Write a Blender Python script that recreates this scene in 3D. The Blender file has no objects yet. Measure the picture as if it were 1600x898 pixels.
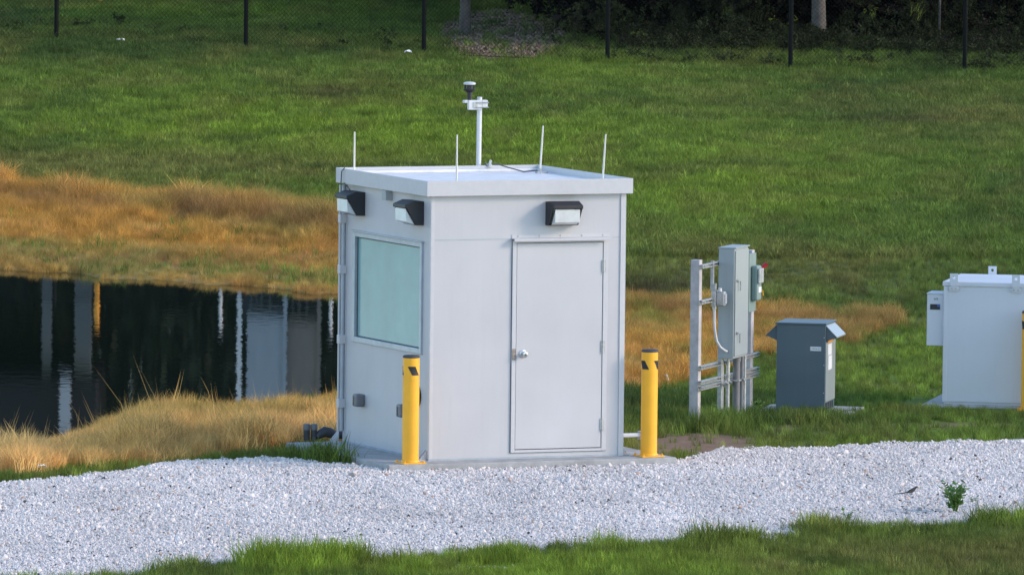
import bpy, math, random
import numpy as np
from mathutils import Vector, Matrix
R = math.radians
sc = bpy.context.scene
random.seed(4); rng = np.random.default_rng(7)

# ------------------------------------------------------------------ camera
F, CH, PITCH, ROLL = 15559.0, 8.773, 0.0700, 0.0112          # focal length in px of the 1600 px photograph
cd = bpy.data.cameras.new('camera'); cam = bpy.data.objects.new('camera', cd); sc.collection.objects.link(cam)
cd.sensor_width = 36; cd.lens = 36 * F / 1600; cd.clip_start = 1; cd.clip_end = 8000
cam.matrix_world = (Matrix.Translation((0, 0, CH)) @ Matrix.Rotation(math.pi/2 - PITCH, 4, 'X') @ Matrix.Rotation(ROLL, 4, 'Z'))
sc.camera = cam
# ------------------------------------------------------------------ sky, sun, exposure
SUN_AZ, SUN_EL = 98, 24                                      # degrees clockwise from +Y, degrees up
w = bpy.data.worlds.new('World'); sc.world = w; w.use_nodes = True
nt = w.node_tree; bg = nt.nodes['Background']
sky = nt.nodes.new('ShaderNodeTexSky'); sky.sky_type = 'NISHITA'; sky.sun_disc = False
sky.sun_elevation = R(SUN_EL); sky.sun_rotation = R(SUN_AZ); sky.air_density = 1.0; sky.dust_density = 0.4; sky.ozone_density = 1.8
nt.links.new(sky.outputs[0], bg.inputs[0]); bg.inputs[1].default_value = 0.15
sl = bpy.data.lights.new('sun', 'SUN'); so = bpy.data.objects.new('sun', sl); sc.collection.objects.link(so)
sl.energy = 0.95; sl.angle = R(12); sl.color = (1.0, 0.77, 0.60)
sv = Vector((math.sin(R(SUN_AZ))*math.cos(R(SUN_EL)), math.cos(R(SUN_AZ))*math.cos(R(SUN_EL)), math.sin(R(SUN_EL))))
so.rotation_euler = (-sv).to_track_quat('-Z', 'Y').to_euler(); so.location = (20, 60, 30)
sc.view_settings.view_transform = 'Standard'; sc.view_settings.look = 'None'
sc.view_settings.exposure = 1.15; sc.view_settings.gamma = 1.0
sc.render.resolution_x = 1024; sc.render.resolution_y = 574

# ------------------------------------------------------------------ pixel <-> place
cr, sr, cp, sp = math.cos(ROLL), math.sin(ROLL), math.cos(PITCH), math.sin(PITCH)
def ray(u, v):
    xr = np.asarray(u, float) - 800; yr = 449 - np.asarray(v, float)
    x = xr*cr - yr*sr; y = xr*sr + yr*cr
    return x/F, cp + y/F*sp, -sp + y/F*cp
def at(u, v, z):
    dx, dy, dz = ray(u, v); t = (z - CH)/dz
    return dx*t, dy*t
def proj(X, Y, Z):
    Zc = Z - CH; fwd = Y*cp - Zc*sp; up = Y*sp + Zc*cp
    x = F*X/fwd; y = F*up/fwd
    return 800 + x*cr + y*sr, 449 - (-x*sr + y*cr)

# ------------------------------------------------------------------ noise
def vnoise(x, y, seed=0):
    x = np.asarray(x, float); y = np.asarray(y, float)
    xi = np.floor(x).astype(np.int64); yi = np.floor(y).astype(np.int64); fx = x-xi; fy = y-yi
    fx = fx*fx*(3-2*fx); fy = fy*fy*(3-2*fy)
    def h(a, b):
        n = (a*374761393 + b*668265263 + seed*1442695041) & 0xffffffff
        n = ((n ^ (n >> 13))*1274126177) & 0xffffffff
        return ((n ^ (n >> 16)) & 0xffff)/65535.0
    return (h(xi, yi)*(1-fx)+h(xi+1, yi)*fx)*(1-fy) + (h(xi, yi+1)*(1-fx)+h(xi+1, yi+1)*fx)*fy
def fbm(x, y, seed=0, o=4):
    s = 0; a = .5; t = 0
    for i in range(o):
        s = s + a*vnoise(x*2**i, y*2**i, seed+i*17); t += a; a *= .55
    return s/t
def sstep(a, b, x): t = np.clip((x-a)/(b-a), 0, 1); return t*t*(3-2*t)

# ------------------------------------------------------------------ terrain heights
ZW = -0.35                                                       # pond level
FAR_EDGE = [(-400,398),(-150,412),(0,421),(150,433),(300,442),(400,450),(480,460),(540,460),(640,462),(740,470),(800,485)]
NEAR_EDGE = [(-400,735),(-150,718),(0,702),(60,696),(100,688),(150,668),(200,655),(270,646),(400,640),(470,630),(530,622),(640,600),(740,560),(800,520)]
CP = [(u,v,ZW) for u,v in FAR_EDGE+NEAR_EDGE]
CP += [(u,v,-.95) for u,v in [(0,550),(200,540),(400,530),(600,520),(700,520),(550,560),(300,610),(150,640),(-200,550),(100,590),(350,575),(100,490),(350,500),(-400,560)]]
CP += [(u,898,-.13) for u in (-200,400,900,1400,1800)] + [(u,1000,-.15) for u in (-200,800,1800)]
CP += [(-200,800,-.1),(0,800,-.1),(400,800,-.1),(800,800,-.1),(1200,780,-.1),(1600,760,-.1),(1800,760,-.1),(800,725,-.1),(1600,700,-.1),(0,755,-.11),(-200,765,-.12),(1100,700,-.1),(1300,690,-.1),(300,722,-.1),(500,715,-.1),(600,715,-.1),(900,690,-.1)]
CP += [(0,735,-.14),(-200,752,-.14),(200,712,-.15),(400,698,-.14),(300,680,-.24),(480,665,-.24),(800,620,-.2)]
CP += [(1100,660,-.1),(1250,642,-.1),(1400,638,-.1),(1600,636,-.1),(1780,630,-.1),(1600,600,-.12),(1400,590,-.16),(1100,620,-.15),(1780,560,-.1)]
CP += [(1000,560,-.24),(1200,545,-.22),(1340,510,-.2),(1000,500,-.28),(1150,500,-.27),(1250,492,-.24),(1000,468,-.22),(880,500,-.3)]
CP += [(1000,430,-.14),(1300,450,-.14),(1450,470,-.15),(1500,440,-.1),(1650,500,-.1),(1650,420,0),(1000,350,-.03),(1300,350,.02),(1650,350,.06),(1000,220,.27),(1300,220,.24),(1650,220,.22)]
P3 = [(*[float(q) for q in at(u,v,z)], z) for u,v,z in CP]
CY = []                                                        # (u, v, distance) points of the far slope
for u_ in (-300,-100,50,200,350,500):
    ve = np.interp(u_, *np.array(FAR_EDGE).T); Ye = float(at(u_, ve, ZW)[1]); vt = 284+max(0,u_)*.1; Yt = 147.6-max(0,u_)*.009
    CY += [(u_, ve*.5+vt*.5, Ye*.55+Yt*.45), (u_, vt, Yt), (u_, 240, 154), (u_, 200, 158.5), (u_, 130, 166.5)]
CY += [(640,395,137),(700,330,143),(740,250,152.5),(820,430,131.5),(760,160,163)]
CY += [(-300,55,175),(-100,61,175),(88,67,175),(384,78,175),(662,90,174.5),(949,103,174),(1235,112,173.5),(1507,119,173),(1800,125,173)]
CY += [(-200,0,190),(0,0,190),(300,0,190),(600,0,191),(780,60,181),(820,25,188)]
for u_,v_,y_ in CY:
    dx_, dy_, dz_ = ray(u_, v_); P3.append((float(dx_/dy_*y_), y_, float(CH+dz_/dy_*y_)))
P3 += [(4,184,.72),(9,184,.7),(3,200,1.2),(12,200,1.2),(-12,200,1.3),(-4,200,1.2)]
P3 = np.array(P3); SY = .28
def _u(r): return r*r*np.log(r+1e-9)
A0 = np.stack([P3[:,0], P3[:,1]*SY], 1); n = len(A0)
K = _u(np.linalg.norm(A0[:,None]-A0[None], axis=2)) + np.eye(n)*.12
Q = np.concatenate([np.ones((n,1)), A0], 1)
M_ = np.zeros((n+3,n+3)); M_[:n,:n] = K; M_[:n,n:] = Q; M_[n:,:n] = Q.T
sol = np.linalg.solve(M_, np.concatenate([P3[:,2], np.zeros(3)]))
def terr(x, y):
    x = np.clip(np.asarray(x, float), -13, 13); y = np.clip(np.asarray(y, float), 84, 200)
    sh = np.broadcast(x, y).shape; x = np.broadcast_to(x, sh).ravel(); y = np.broadcast_to(y, sh).ravel()
    out = np.empty(len(x))
    for i in range(0, len(x), 60000):
        a = np.stack([x[i:i+60000], y[i:i+60000]*SY], 1)
        r = np.sqrt(((a[:,None]-A0[None])**2).sum(2))
        out[i:i+60000] = _u(r) @ sol[:n] + sol[n] + a @ sol[n+1:]
    return np.clip(out, -1.7, 2.4).reshape(sh)
# the same heights on a lattice, for quick look-ups
GX = np.linspace(-13, 13, 131); GY = np.linspace(84, 200, 465)
LAT = terr(GX[None,:], GY[:,None])
LAT = LAT + (fbm(GX[None,:]*.9+30, GY[:,None]*.45, 5)-.5)*.05*sstep(112, 140, GY)[:,None]
# shoreline laid exactly along the pond outline
_u0, _v0 = proj(GX[None,:]+0*GY[:,None], GY[:,None]+0*GX[None,:], ZW)
_fe, _ne = np.array(FAR_EDGE, float), np.array(NEAR_EDGE, float)
_wob = (fbm(GX[None,:]*2.2, GY[:,None]*.6, 61)-.5)*9
_dep = np.minimum(_v0-np.interp(_u0,_fe[:,0],_fe[:,1])+_wob*.6, np.interp(_u0,_ne[:,0],_ne[:,1])-_v0+_wob)
_dep = np.where(_u0 > 800, -9, _dep)
LAT = np.where(_dep > 0, np.minimum(LAT, ZW-.02-np.clip(_dep*.008,0,.35)), np.maximum(LAT, ZW+.015+np.clip(-_dep*.0012,0,.05)))
def ground(x, y):
    fx = np.clip((np.asarray(x, float)+13)/26*130, 0, 129.999); fy = np.clip((np.asarray(y, float)-84)/116*464, 0, 463.999)
    i = fx.astype(int); j = fy.astype(int); a = fx-i; b = fy-j
    return (LAT[j,i]*(1-a)+LAT[j,i+1]*a)*(1-b)+(LAT[j+1,i]*(1-a)+LAT[j+1,i+1]*a)*b
def hit(u, v):
    for Y in np.arange(84, 260, .05):
        dx, dy, dz = ray(u, v); t = Y/dy; X, Z = dx*t, CH+dz*t
        if Z <= ground(X, Y): return float(X), float(Y), float(ground(X, Y))
    return float(X), float(Y), float(ground(X, Y))

# ------------------------------------------------------------------ zones of the ground (0..1 masks, looked up in the plan laid out from the photograph)
def line(pts):
    a = np.array(pts, float); return lambda u: np.interp(u, a[:,0], a[:,1])
gravel_top = line([(-300,775),(0,757),(100,748),(190,741),(250,729),(330,723),(430,720),(560,730),(600,736),(1062,722),(1100,712),(1130,704),(1300,702),(1450,694),(1600,690),(1900,680)])
gravel_bot = line([(-300,930),(0,915),(150,908),(260,900),(330,892),(380,886),(500,878),(650,873),(800,869),(950,860),(1030,854),(1150,845),(1250,836),(1350,828),(1500,822),(1600,815),(1900,800)])
dry_top = line([(-300,283),(0,292),(100,306),(250,315),(400,323),(480,338),(540,356),(700,400),(975,462),(1050,474),(1150,486),(1250,486),(1340,490),(1400,497),(1420,503),(1900,503)])
dry_bot = line([(-300,765),(0,745),(100,735),(200,728),(300,719),(400,710),(450,703),(560,694),(975,606),(1060,590),(1180,556),(1260,538),(1330,522),(1400,502),(1430,484),(1900,484)])
pond_top = line(FAR_EDGE); pond_bot = line(NEAR_EDGE)
def zones(x, y):
    z = ground(x, y); u, v = proj(x, y, z)
    j = (fbm(x*1.7, y*.55, 3)-.5)
    j2 = (fbm(x*6, y*3, 9)-.5)
    g = sstep(-3, 2, v+j2*9-gravel_top(u))*(1-sstep(-4, 4, v+j*26+j2*12-gravel_bot(u)))
    jr = np.where(u > 900, 1.9, 1.0)
    d = sstep(-8, 8, v+j*34*jr+j2*8-dry_top(u))*(1-sstep(-6, 6, v+j*26*jr+j2*10-dry_bot(u)))
    return u, v, z, g, d, j, j2
def blob(u, v, cu, cv, su, sv): return np.exp(-((u-cu)/su)**2-((v-cv)/sv)**2)
GREEN = np.array([.175,.250,.044]); LUSH = np.array([.250,.345,.042]); DARKG = np.array([.085,.135,.034]); OLIVE = np.array([.225,.215,.060]); BROWN = np.array([.085,.062,.036])
ORNG = np.array([.80,.44,.10]); STRAW = np.array([.95,.62,.24]); RUST = np.array([.42,.22,.09]); OLDRY = np.array([.46,.38,.12])
def mix(a, b, t): return a*(1-t[:,None]) + b*t[:,None]
def green_tint(x, y, u, v, rnd):
    n1 = fbm(x*.55+4, y*.16, 21); n2 = fbm(x*1.6, y*.5, 33); n3 = fbm(x*4, y*1.3, 44)
    c = np.repeat(GREEN[None], len(u), 0)
    lush_and_lit = np.clip(blob(u,v,330,215,330,60)*.9 + blob(u,v,760,230,260,70)*.9 + blob(u,v,1150,300,260,50)*.9 + blob(u,v,1300,560,240,60)*.6 + blob(u,v,700,890,900,22)*.9
                   + blob(u,v,900,110,160,22)*.5 + blob(u,v,350,25,380,40)*.8 + (v>690)*.35 + blob(u,v,1200,215,220,30)*.25, 0, 1)  # patch behind the fence at left is brightened by colour, against the shade there
    c = mix(c, LUSH, np.clip(lush_and_lit*1.1*(.5+n2), 0, 1))
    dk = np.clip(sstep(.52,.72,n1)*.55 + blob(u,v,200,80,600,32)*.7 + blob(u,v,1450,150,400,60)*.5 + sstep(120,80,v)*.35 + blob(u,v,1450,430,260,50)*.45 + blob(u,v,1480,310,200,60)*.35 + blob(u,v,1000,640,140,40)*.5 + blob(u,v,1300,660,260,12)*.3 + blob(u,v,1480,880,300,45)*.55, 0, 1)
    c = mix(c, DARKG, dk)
    ol = np.clip(sstep(.5,.68,n2)*.5 + blob(u,v,200,264,480,26)*1.1 + blob(u,v,520,150,80,14)*.8 + blob(u,v,1500,190,160,30)*.6 + blob(u,v,1450,872,330,28)*.9 + blob(u,v,1150,425,260,40)*1.0 + blob(u,v,990,700,60,20), 0, 1)
    c = mix(c, OLIVE, ol*.85)
    st = sstep(.60,.72,fbm(x*.7+0, y*1.1, 88)); dk2 = st*.5; c = mix(c, DARKG, dk2)
    br = np.clip(sstep(.66,.8,n3)*.5+blob(u,v,1420,195,120,5)*.6+blob(u,v,1080,170,140,5)*.3 + blob(u,v,700,885,60,8)*.3 + blob(u,v,1560,880,180,18)*.5*sstep(.4,.6,n3) + blob(u,v,1000,452,90,20)*.9 + blob(u,v,1200,450,220,22)*.6*sstep(.4,.6,n2) + blob(u,v,520,150,60,8)*.6, 0, 1)
    c = mix(c, BROWN, br*.8)
    return c*(.55+.75*rnd[:,None]+.6*(rnd[:,None]>.93))*(.65+.7*n3[:,None])
def dry_tint(x, y, u, v, rnd):
    n1 = fbm(x*.6+9, y*.22, 51); n2 = fbm(x*1.8, y*.6, 63); n3 = fbm(x*4, y*1.5, 74)
    c = np.repeat(ORNG[None], len(u), 0)
    near = sstep(600, 700, v)
    c = mix(c, STRAW, np.clip(near*.75+sstep(.5,.75,n2)*.4, 0, 1))
    ol = np.clip(blob(u, v-pond_top(u), 300, -22, 900, 20)*(u<560)*.85 + blob(u,v,250,655,400,14)*.6 + blob(u,v,480,360,110,22)*.8 + sstep(.5,.68,n1)*np.where(v>600,.25,.55) + blob(u,v,1350,500,90,22)*.6, 0, 1)
    c = mix(c, OLDRY, ol)
    rust_shade = np.clip(sstep(.5,.68,n3)*.55 + blob(u, v-dry_top(u), 200, 22, 1500, 9)*.8*sstep(.3,.55,n2) + blob(u,v,300,412,400,10)*.35 + blob(u,v,1010,462,120,24)*.5, 0, 1)  # rust stems, plus a shadow band painted in below the bank ridge
    c = mix(c, RUST, rust_shade*.85)
    c = mix(c, RUST*.6+OLDRY*.4, (u > 960)*sstep(1120, 1330, u)*.7)
    c = c*np.where((v > 590) & (u < 600), 1.15, 1.0)[:,None]
    c = mix(c, GREEN, (u > 960)*sstep(.56,.7,fbm(x*2.4+7, y*.9, 83))*.6)
    return c*(.45+.75*rnd[:,None]+.35*(rnd[:,None]>.9))*(.72+.56*n3[:,None])

# ------------------------------------------------------------------ materials
def mat(name, col, rough=.6, metal=0, bump=0, bscale=30, var=0, vscale=6, dirt=None, spec=.5, coat=0, transl=0):
    m = bpy.data.materials.new(name); m.use_nodes = True; t = m.node_tree; b = t.nodes['Principled BSDF']
    b.inputs['Base Color'].default_value = (*col, 1); b.inputs['Roughness'].default_value = rough; b.inputs['Metallic'].default_value = metal
    b.inputs['Specular IOR Level'].default_value = spec; b.inputs['Coat Weight'].default_value = coat
    tc = t.nodes.new('ShaderNodeTexCoord')
    if var or dirt:
        nz = t.nodes.new('ShaderNodeTexNoise'); nz.inputs['Scale'].default_value = vscale; nz.inputs['Detail'].default_value = 8; nz.inputs['Roughness'].default_value = .65
        t.links.new(tc.outputs['Object'], nz.inputs['Vector'])
        rp = t.nodes.new('ShaderNodeValToRGB'); rp.color_ramp.elements[0].position = .35; rp.color_ramp.elements[1].position = .68
        d = dirt or tuple(c*(1-var) for c in col)
        rp.color_ramp.elements[0].color = (*d, 1); rp.color_ramp.elements[1].color = (*[min(1, c*(1+var*.5)) for c in col], 1)
        t.links.new(nz.outputs[0], rp.inputs[0]); t.links.new(rp.outputs[0], b.inputs['Base Color'])
    if bump:
        nb = t.nodes.new('ShaderNodeTexNoise'); nb.inputs['Scale'].default_value = bscale; nb.inputs['Detail'].default_value = 6
        bp = t.nodes.new('ShaderNodeBump'); bp.inputs['Strength'].default_value = bump; bp.inputs['Distance'].default_value = .01
        t.links.new(tc.outputs['Object'], nb.inputs['Vector']); t.links.new(nb.outputs[0], bp.inputs['Height']); t.links.new(bp.outputs[0], b.inputs['Normal'])
    return m
def streaked(name, col, streak, amount=.35, rough=.4):
    """painted sheet metal with faint vertical run marks and grime"""
    m = mat(name, col, rough, bump=.05, bscale=4); t = m.node_tree; b = t.nodes['Principled BSDF']
    tc = t.nodes.new('ShaderNodeTexCoord'); mp = t.nodes.new('ShaderNodeMapping'); mp.inputs['Scale'].default_value = (9, 9, .7)
    n1 = t.nodes.new('ShaderNodeTexNoise'); n1.inputs['Scale'].default_value = 1.6; n1.inputs['Detail'].default_value = 9; n1.inputs['Roughness'].default_value = .7
    n2 = t.nodes.new('ShaderNodeTexNoise'); n2.inputs['Scale'].default_value = 1.2; n2.inputs['Detail'].default_value = 5
    r1 = t.nodes.new('ShaderNodeMapRange'); r1.inputs[1].default_value = .5; r1.inputs[2].default_value = .8; r1.inputs[4].default_value = amount
    r2 = t.nodes.new('ShaderNodeMapRange'); r2.inputs[1].default_value = .3; r2.inputs[2].default_value = .75; r2.inputs[3].default_value = .93; r2.inputs[4].default_value = 1.05
    mx = t.nodes.new('ShaderNodeMix'); mx.data_type = 'RGBA'; mx.inputs['A'].default_value = (*col,1); mx.inputs['B'].default_value = (*streak,1)
    ml = t.nodes.new('ShaderNodeMix'); ml.data_type = 'RGBA'; ml.blend_type = 'MULTIPLY'; ml.inputs['Factor'].default_value = 1
    t.links.new(tc.outputs['Object'], mp.inputs[0]); t.links.new(mp.outputs[0], n1.inputs['Vector']); t.links.new(tc.outputs['Object'], n2.inputs['Vector'])
    t.links.new(n1.outputs[0], r1.inputs[0]); t.links.new(r1.outputs[0], mx.inputs['Factor']); t.links.new(n2.outputs[0], r2.inputs[0])
    t.links.new(mx.outputs['Result'], ml.inputs['A']); t.links.new(r2.outputs[0], ml.inputs['B']); t.links.new(ml.outputs['Result'], b.inputs['Base Color'])
    return m
def tinted(name, rough=.7, transl=.0, inst=True, mul=1.0):
    m = bpy.data.materials.new(name); m.use_nodes = True; t = m.node_tree; b = t.nodes['Principled BSDF']
    a = t.nodes.new('ShaderNodeAttribute'); a.attribute_name = 'tint'; a.attribute_type = 'INSTANCER' if inst else 'GEOMETRY'
    b.inputs['Roughness'].default_value = rough; b.inputs['Specular IOR Level'].default_value = .12
    t.links.new(a.outputs['Color'], b.inputs['Base Color'])
    if transl:
        tr = t.nodes.new('ShaderNodeBsdfTranslucent'); ms = t.nodes.new('ShaderNodeMixShader'); ms.inputs[0].default_value = transl
        t.links.new(a.outputs['Color'], tr.inputs[0]); t.links.new(b.outputs[0], ms.inputs[1]); t.links.new(tr.outputs[0], ms.inputs[2])
        t.links.new(ms.outputs[0], t.nodes['Material Output'].inputs[0])
    return m
M = dict(
 wall=streaked('booth_paint', (.555,.55,.56), (.42,.41,.40), .22, .45),
 trim=mat('trim_paint', (.59,.585,.595), .45, var=.04, vscale=12),
 roof=mat('roof_coating', (.84,.82,.80), .6, var=.12, vscale=4, bump=.1),
 door=streaked('door_paint', (.57,.565,.575), (.5,.49,.48), .18, .4),
 seam=mat('dark_gap', (.05,.05,.055), .8),
 chrome=mat('brushed_steel', (.62,.62,.62), .28, 1),
 strike=mat('worn_strike_plate', (.34,.29,.25), .5, .5, var=.5, vscale=40),
 black=mat('black_cast_metal', (.022,.022,.026), .5, bump=.2, bscale=60),
 lens=mat('prismatic_lens', (.70,.72,.70), .2, var=.12, vscale=9, coat=.4),
 reflector=mat('lamp_reflector', (.8,.8,.76), .25, .3),
 pane=mat('frosted_teal_pane', (.21,.39,.40), .22, var=.12, vscale=2.2, spec=.6),
 wframe=mat('window_frame_metal', (.42,.47,.52), .4, .2, var=.15),
 conc=mat('slab_concrete', (.42,.42,.41), .85, var=.28, vscale=5, bump=.3, bscale=50),
 yellow=mat('yellow_plastic_sleeve', (.98,.47,.022), .45, var=.07, vscale=5),
 cap=mat('dark_cap', (.06,.06,.065), .6),
 tape=mat('black_tape', (.018,.018,.018), .6),
 rod=mat('rod_metal', (.72,.70,.66), .4, .3),
 whitemetal=mat('white_mast', (.72,.72,.72), .4, var=.1, vscale=20),
 greybox=streaked('grey_enclosure', (.34,.38,.385), (.2,.2,.19), .3, .42),
 greybox2=streaked('green_grey_enclosure', (.22,.30,.28), (.16,.18,.16), .3, .45),
 galv=mat('galvanised_steel', (.52,.53,.53), .42, .55, var=.3, vscale=25),
 darkpipe=mat('dark_grey_pipe', (.06,.062,.07), .5, var=.3, vscale=12),
 pipe=mat('grey_pvc', (.19,.19,.20), .5, var=.15),
 postc=mat('pale_post', (.50,.47,.47), .8, var=.25, vscale=7, bump=.3),
 gen=streaked('slate_blue_cabinet', (.085,.125,.15), (.15,.17,.17), .25, .38),
 gen_sunlit=mat('sunlit_cabinet_metal', (.40,.44,.46), .35, .35),  # lighter copy of the slate metal, with sunlight put into its colour
 cabw=streaked('white_cabinet_paint', (.66,.68,.72), (.5,.52,.52), .15, .5),
 red=mat('red_handle', (.45,.02,.03), .4), orange=mat('orange_sticker', (.85,.32,.02), .5), paper=mat('white_sticker', (.75,.76,.78), .5),
 blue=mat('blue_print', (.05,.14,.45), .5), ink=mat('dark_print', (.03,.03,.035), .5),
 cable=mat('grey_cable', (.10,.10,.11), .5), whitecable=mat('white_conduit', (.62,.62,.64), .4),
 fence=mat('black_fence_coating', (.009,.010,.010), .75, spec=.15),
 bark=mat('bark', (.12,.105,.09), .9, var=.4, vscale=6, bump=.6, bscale=20),
 darkbark=mat('dark_bark', (.03,.026,.024), .95, var=.4, vscale=6, bump=.5),
 leaf=mat('tree_leaves', (.022,.040,.014), .65, var=.5, vscale=1.2, spec=.3), weed=mat('weed_leaves', (.11,.22,.035), .6, var=.35, vscale=20),
 palewall=mat('pale_wall', (.42,.46,.50), .6, var=.1), tanwall=mat('tan_wall', (.30,.25,.21), .6, var=.2), navy=mat('dark_blue_wall', (.03,.05,.065), .6, var=.2),
 column=mat('concrete_column', (.13,.145,.15), .8, var=.2), bwhite=mat('bright_white_paint', (.8,.8,.8), .5), dark=mat('dark_roof', (.012,.013,.014), .8), litter=mat('white_litter', (.85,.85,.85), .6),
 birdm=mat('bird_feathers', (.035,.022,.06), .5, var=.6, vscale=30, dirt=(.10,.09,.02)), birdb=mat('bird_belly', (.32,.28,.42), .6), amber=mat('amber_post', (.85,.35,.02), .5),
 debris=mat('dark_debris', (.03,.028,.026), .9),
)
M['grass'] = tinted('grass_blades', .6, .25); M['dry'] = tinted('dry_grass_blades', .7, .45); M['stone'] = tinted('limestone_chips', .8, 0)
M['thick'] = tinted('thicket_leaves', .8, .1)

# ------------------------------------------------------------------ mesh helpers
class MB:
    def __init__(s): s.v = []; s.f = []
    def add(s, v, f):
        o = len(s.v); s.v += [tuple(p) for p in v]; s.f += [tuple(i+o for i in q) for q in f]; return s
    def box(s, x0, x1, y0, y1, z0, z1):
        return s.add([(x,y,z) for z in (z0,z1) for y in (y0,y1) for x in (x0,x1)], [(0,2,3,1),(4,5,7,6),(0,1,5,4),(2,6,7,3),(0,4,6,2),(1,3,7,5)])
    def tube(s, pts, r, n=10, cap=True):
        pts = [Vector(p) for p in pts]; rs = r if isinstance(r, (list,tuple)) else [r]*len(pts); V = []; Fc = []
        for i, p in enumerate(pts):
            d = ((pts[min(i+1,len(pts)-1)]-pts[max(i-1,0)])).normalized()
            a = d.orthogonal().normalized() if i == 0 else (a - d*a.dot(d)).normalized()
            b = d.cross(a)
            V += [p + (a*math.cos(2*math.pi*k/n)+b*math.sin(2*math.pi*k/n))*rs[i] for k in range(n)]
        for i in range(len(pts)-1):
            for k in range(n): Fc.append((i*n+k, i*n+(k+1)%n, (i+1)*n+(k+1)%n, (i+1)*n+k))
        if cap: Fc += [tuple(range(n-1,-1,-1)), tuple((len(pts)-1)*n+k for k in range(n))]
        return s.add(V, Fc)
    def prism(s, prof, axis, a0, a1):
        """profile of (p,q) pairs pushed along axis from a0 to a1"""
        k = len(prof)
        def P(p, q, a): return {'x':(a,p,q),'y':(p,a,q),'z':(p,q,a)}[axis]
        V = [P(p,q,a0) for p,q in prof]+[P(p,q,a1) for p,q in prof]
        return s.add(V, [tuple(range(k)), tuple(range(2*k-1,k-1,-1))]+[(i,i+k,(i+1)%k+k,(i+1)%k) for i in range(k)])
    def lathe(s, prof, c=(0,0,0), n=16, ax=None):
        V = []; k = len(prof)
        m = (Vector(ax).to_track_quat('Z','Y').to_matrix() if ax else Matrix.Identity(3))
        for r, z in prof:
            for j in range(n): V.append(Vector(c)+m@Vector((r*math.cos(2*math.pi*j/n), r*math.sin(2*math.pi*j/n), z)))
        Fc = [(i*n+j, i*n+(j+1)%n, (i+1)*n+(j+1)%n, (i+1)*n+j) for i in range(k-1) for j in range(n)]
        Fc += [tuple(range(n-1,-1,-1)), tuple((k-1)*n+j for j in range(n))]
        return s.add(V, Fc)
    def build(s, name, m, parent=None, bevel=0, smooth=False):
        me = bpy.data.meshes.new(name); me.from_pydata(s.v, [], s.f); me.validate(); me.materials.append(M[m] if isinstance(m,str) else m)
        import bmesh
        bm = bmesh.new(); bm.from_mesh(me); bmesh.ops.recalc_face_normals(bm, faces=bm.faces); bm.to_mesh(me); bm.free()
        if smooth: me.shade_smooth(); me.set_sharp_from_angle(angle=R(40))
        o = bpy.data.objects.new(name, me); sc.collection.objects.link(o); o.parent = parent
        if bevel:
            b = o.modifiers.new('bevel', 'BEVEL'); b.width = bevel; b.segments = 2; b.limit_method = 'ANGLE'
        return o
def tag(o, label=None, cat=None, group=None, kind=None):
    for k, v in (('label',label),('category',cat),('group',group),('kind',kind)):
        if v: o[k] = v
    return o
def empty(name, loc, rz, label, cat, group=None):
    o = bpy.data.objects.new(name, None); sc.collection.objects.link(o); o.location = loc; o.rotation_euler = (0,0,rz); o.empty_display_size = .2
    return tag(o, label, cat, group)
def copy_tree(o, parent=None):
    c = o.copy(); sc.collection.objects.link(c); c.parent = parent
    for ch in list(o.children): copy_tree(ch, c)
    return c

# ================================================================== GROUND
def grid_mesh(name, xs, ys, zf, m, colf=None):
    X, Y = np.meshgrid(xs, ys); Z = zf(X, Y); nx, ny = len(xs), len(ys)
    co = np.stack([X,Y,Z], -1).reshape(-1,3)
    i = np.arange(nx-1)[None,:]+np.arange(ny-1)[:,None]*nx
    fc = np.stack([i,i+1,i+1+nx,i+nx], -1).reshape(-1,4)
    me = bpy.data.meshes.new(name); me.from_pydata(co.tolist(), [], fc.tolist()); me.materials.append(m); me.shade_smooth()
    if colf is not None:
        a = me.color_attributes.new('tint','FLOAT_COLOR','POINT'); c = colf(X.ravel(), Y.ravel()); a.data.foreach_set('color', np.concatenate([c, np.ones((len(c),1))],1).ravel().astype(np.float32))
    o = bpy.data.objects.new(name, me); sc.collection.objects.link(o); tag(o, kind='structure'); return o
DIRT = np.array([.26,.165,.105]); GRAV = np.array([.50,.48,.46])
def dirtmask(u, v, j2):
    d = np.clip(blob(u,v,1090,693,80,15)*2, 0, 1) + blob(u,v,1500,664,120,4)*.7 + blob(u,v,1220,668,60,4)*.6
    d = d + sstep(.25,.55, blob(u,v,785,58,120,46))*1.0
    return np.clip(d*sstep(.15,.4,.5+j2+.2), 0, 1)
def ground_col(x, y):
    u, v, z, g, d, j, j2 = zones(x, y); r = np.full(len(u), .5)
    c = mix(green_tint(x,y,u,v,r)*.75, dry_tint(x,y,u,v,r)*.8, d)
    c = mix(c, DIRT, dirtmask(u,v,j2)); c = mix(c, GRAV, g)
    mud = sstep(ZW+.03,ZW-.06,z); c = mix(c, np.array([.05,.045,.03]), mud)
    return c
gm = tinted('soil_and_sward', .95, 0, inst=False)
t = gm.node_tree; tc = t.nodes.new('ShaderNodeTexCoord'); nb = t.nodes.new('ShaderNodeTexNoise'); nb.inputs['Scale'].default_value = 7; nb.inputs['Detail'].default_value = 10
bp = t.nodes.new('ShaderNodeBump'); bp.inputs['Strength'].default_value = .8; bp.inputs['Distance'].default_value = .04
t.links.new(tc.outputs['Object'], nb.inputs['Vector']); t.links.new(nb.outputs[0], bp.inputs['Height']); t.links.new(bp.outputs[0], t.nodes['Principled BSDF'].inputs['Normal'])
xs = np.concatenate([[-3000,-1000,-300,-100,-50,-30,-20,-16], np.linspace(-14,14,225), [16,20,30,50,100,300,1000,3000]])
ys = np.concatenate([[-300,-100,0,40,65,78], np.linspace(84,130,260), np.linspace(130.3,200,200), [205,212,225,250,300,450,800,1500,3500]])
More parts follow.
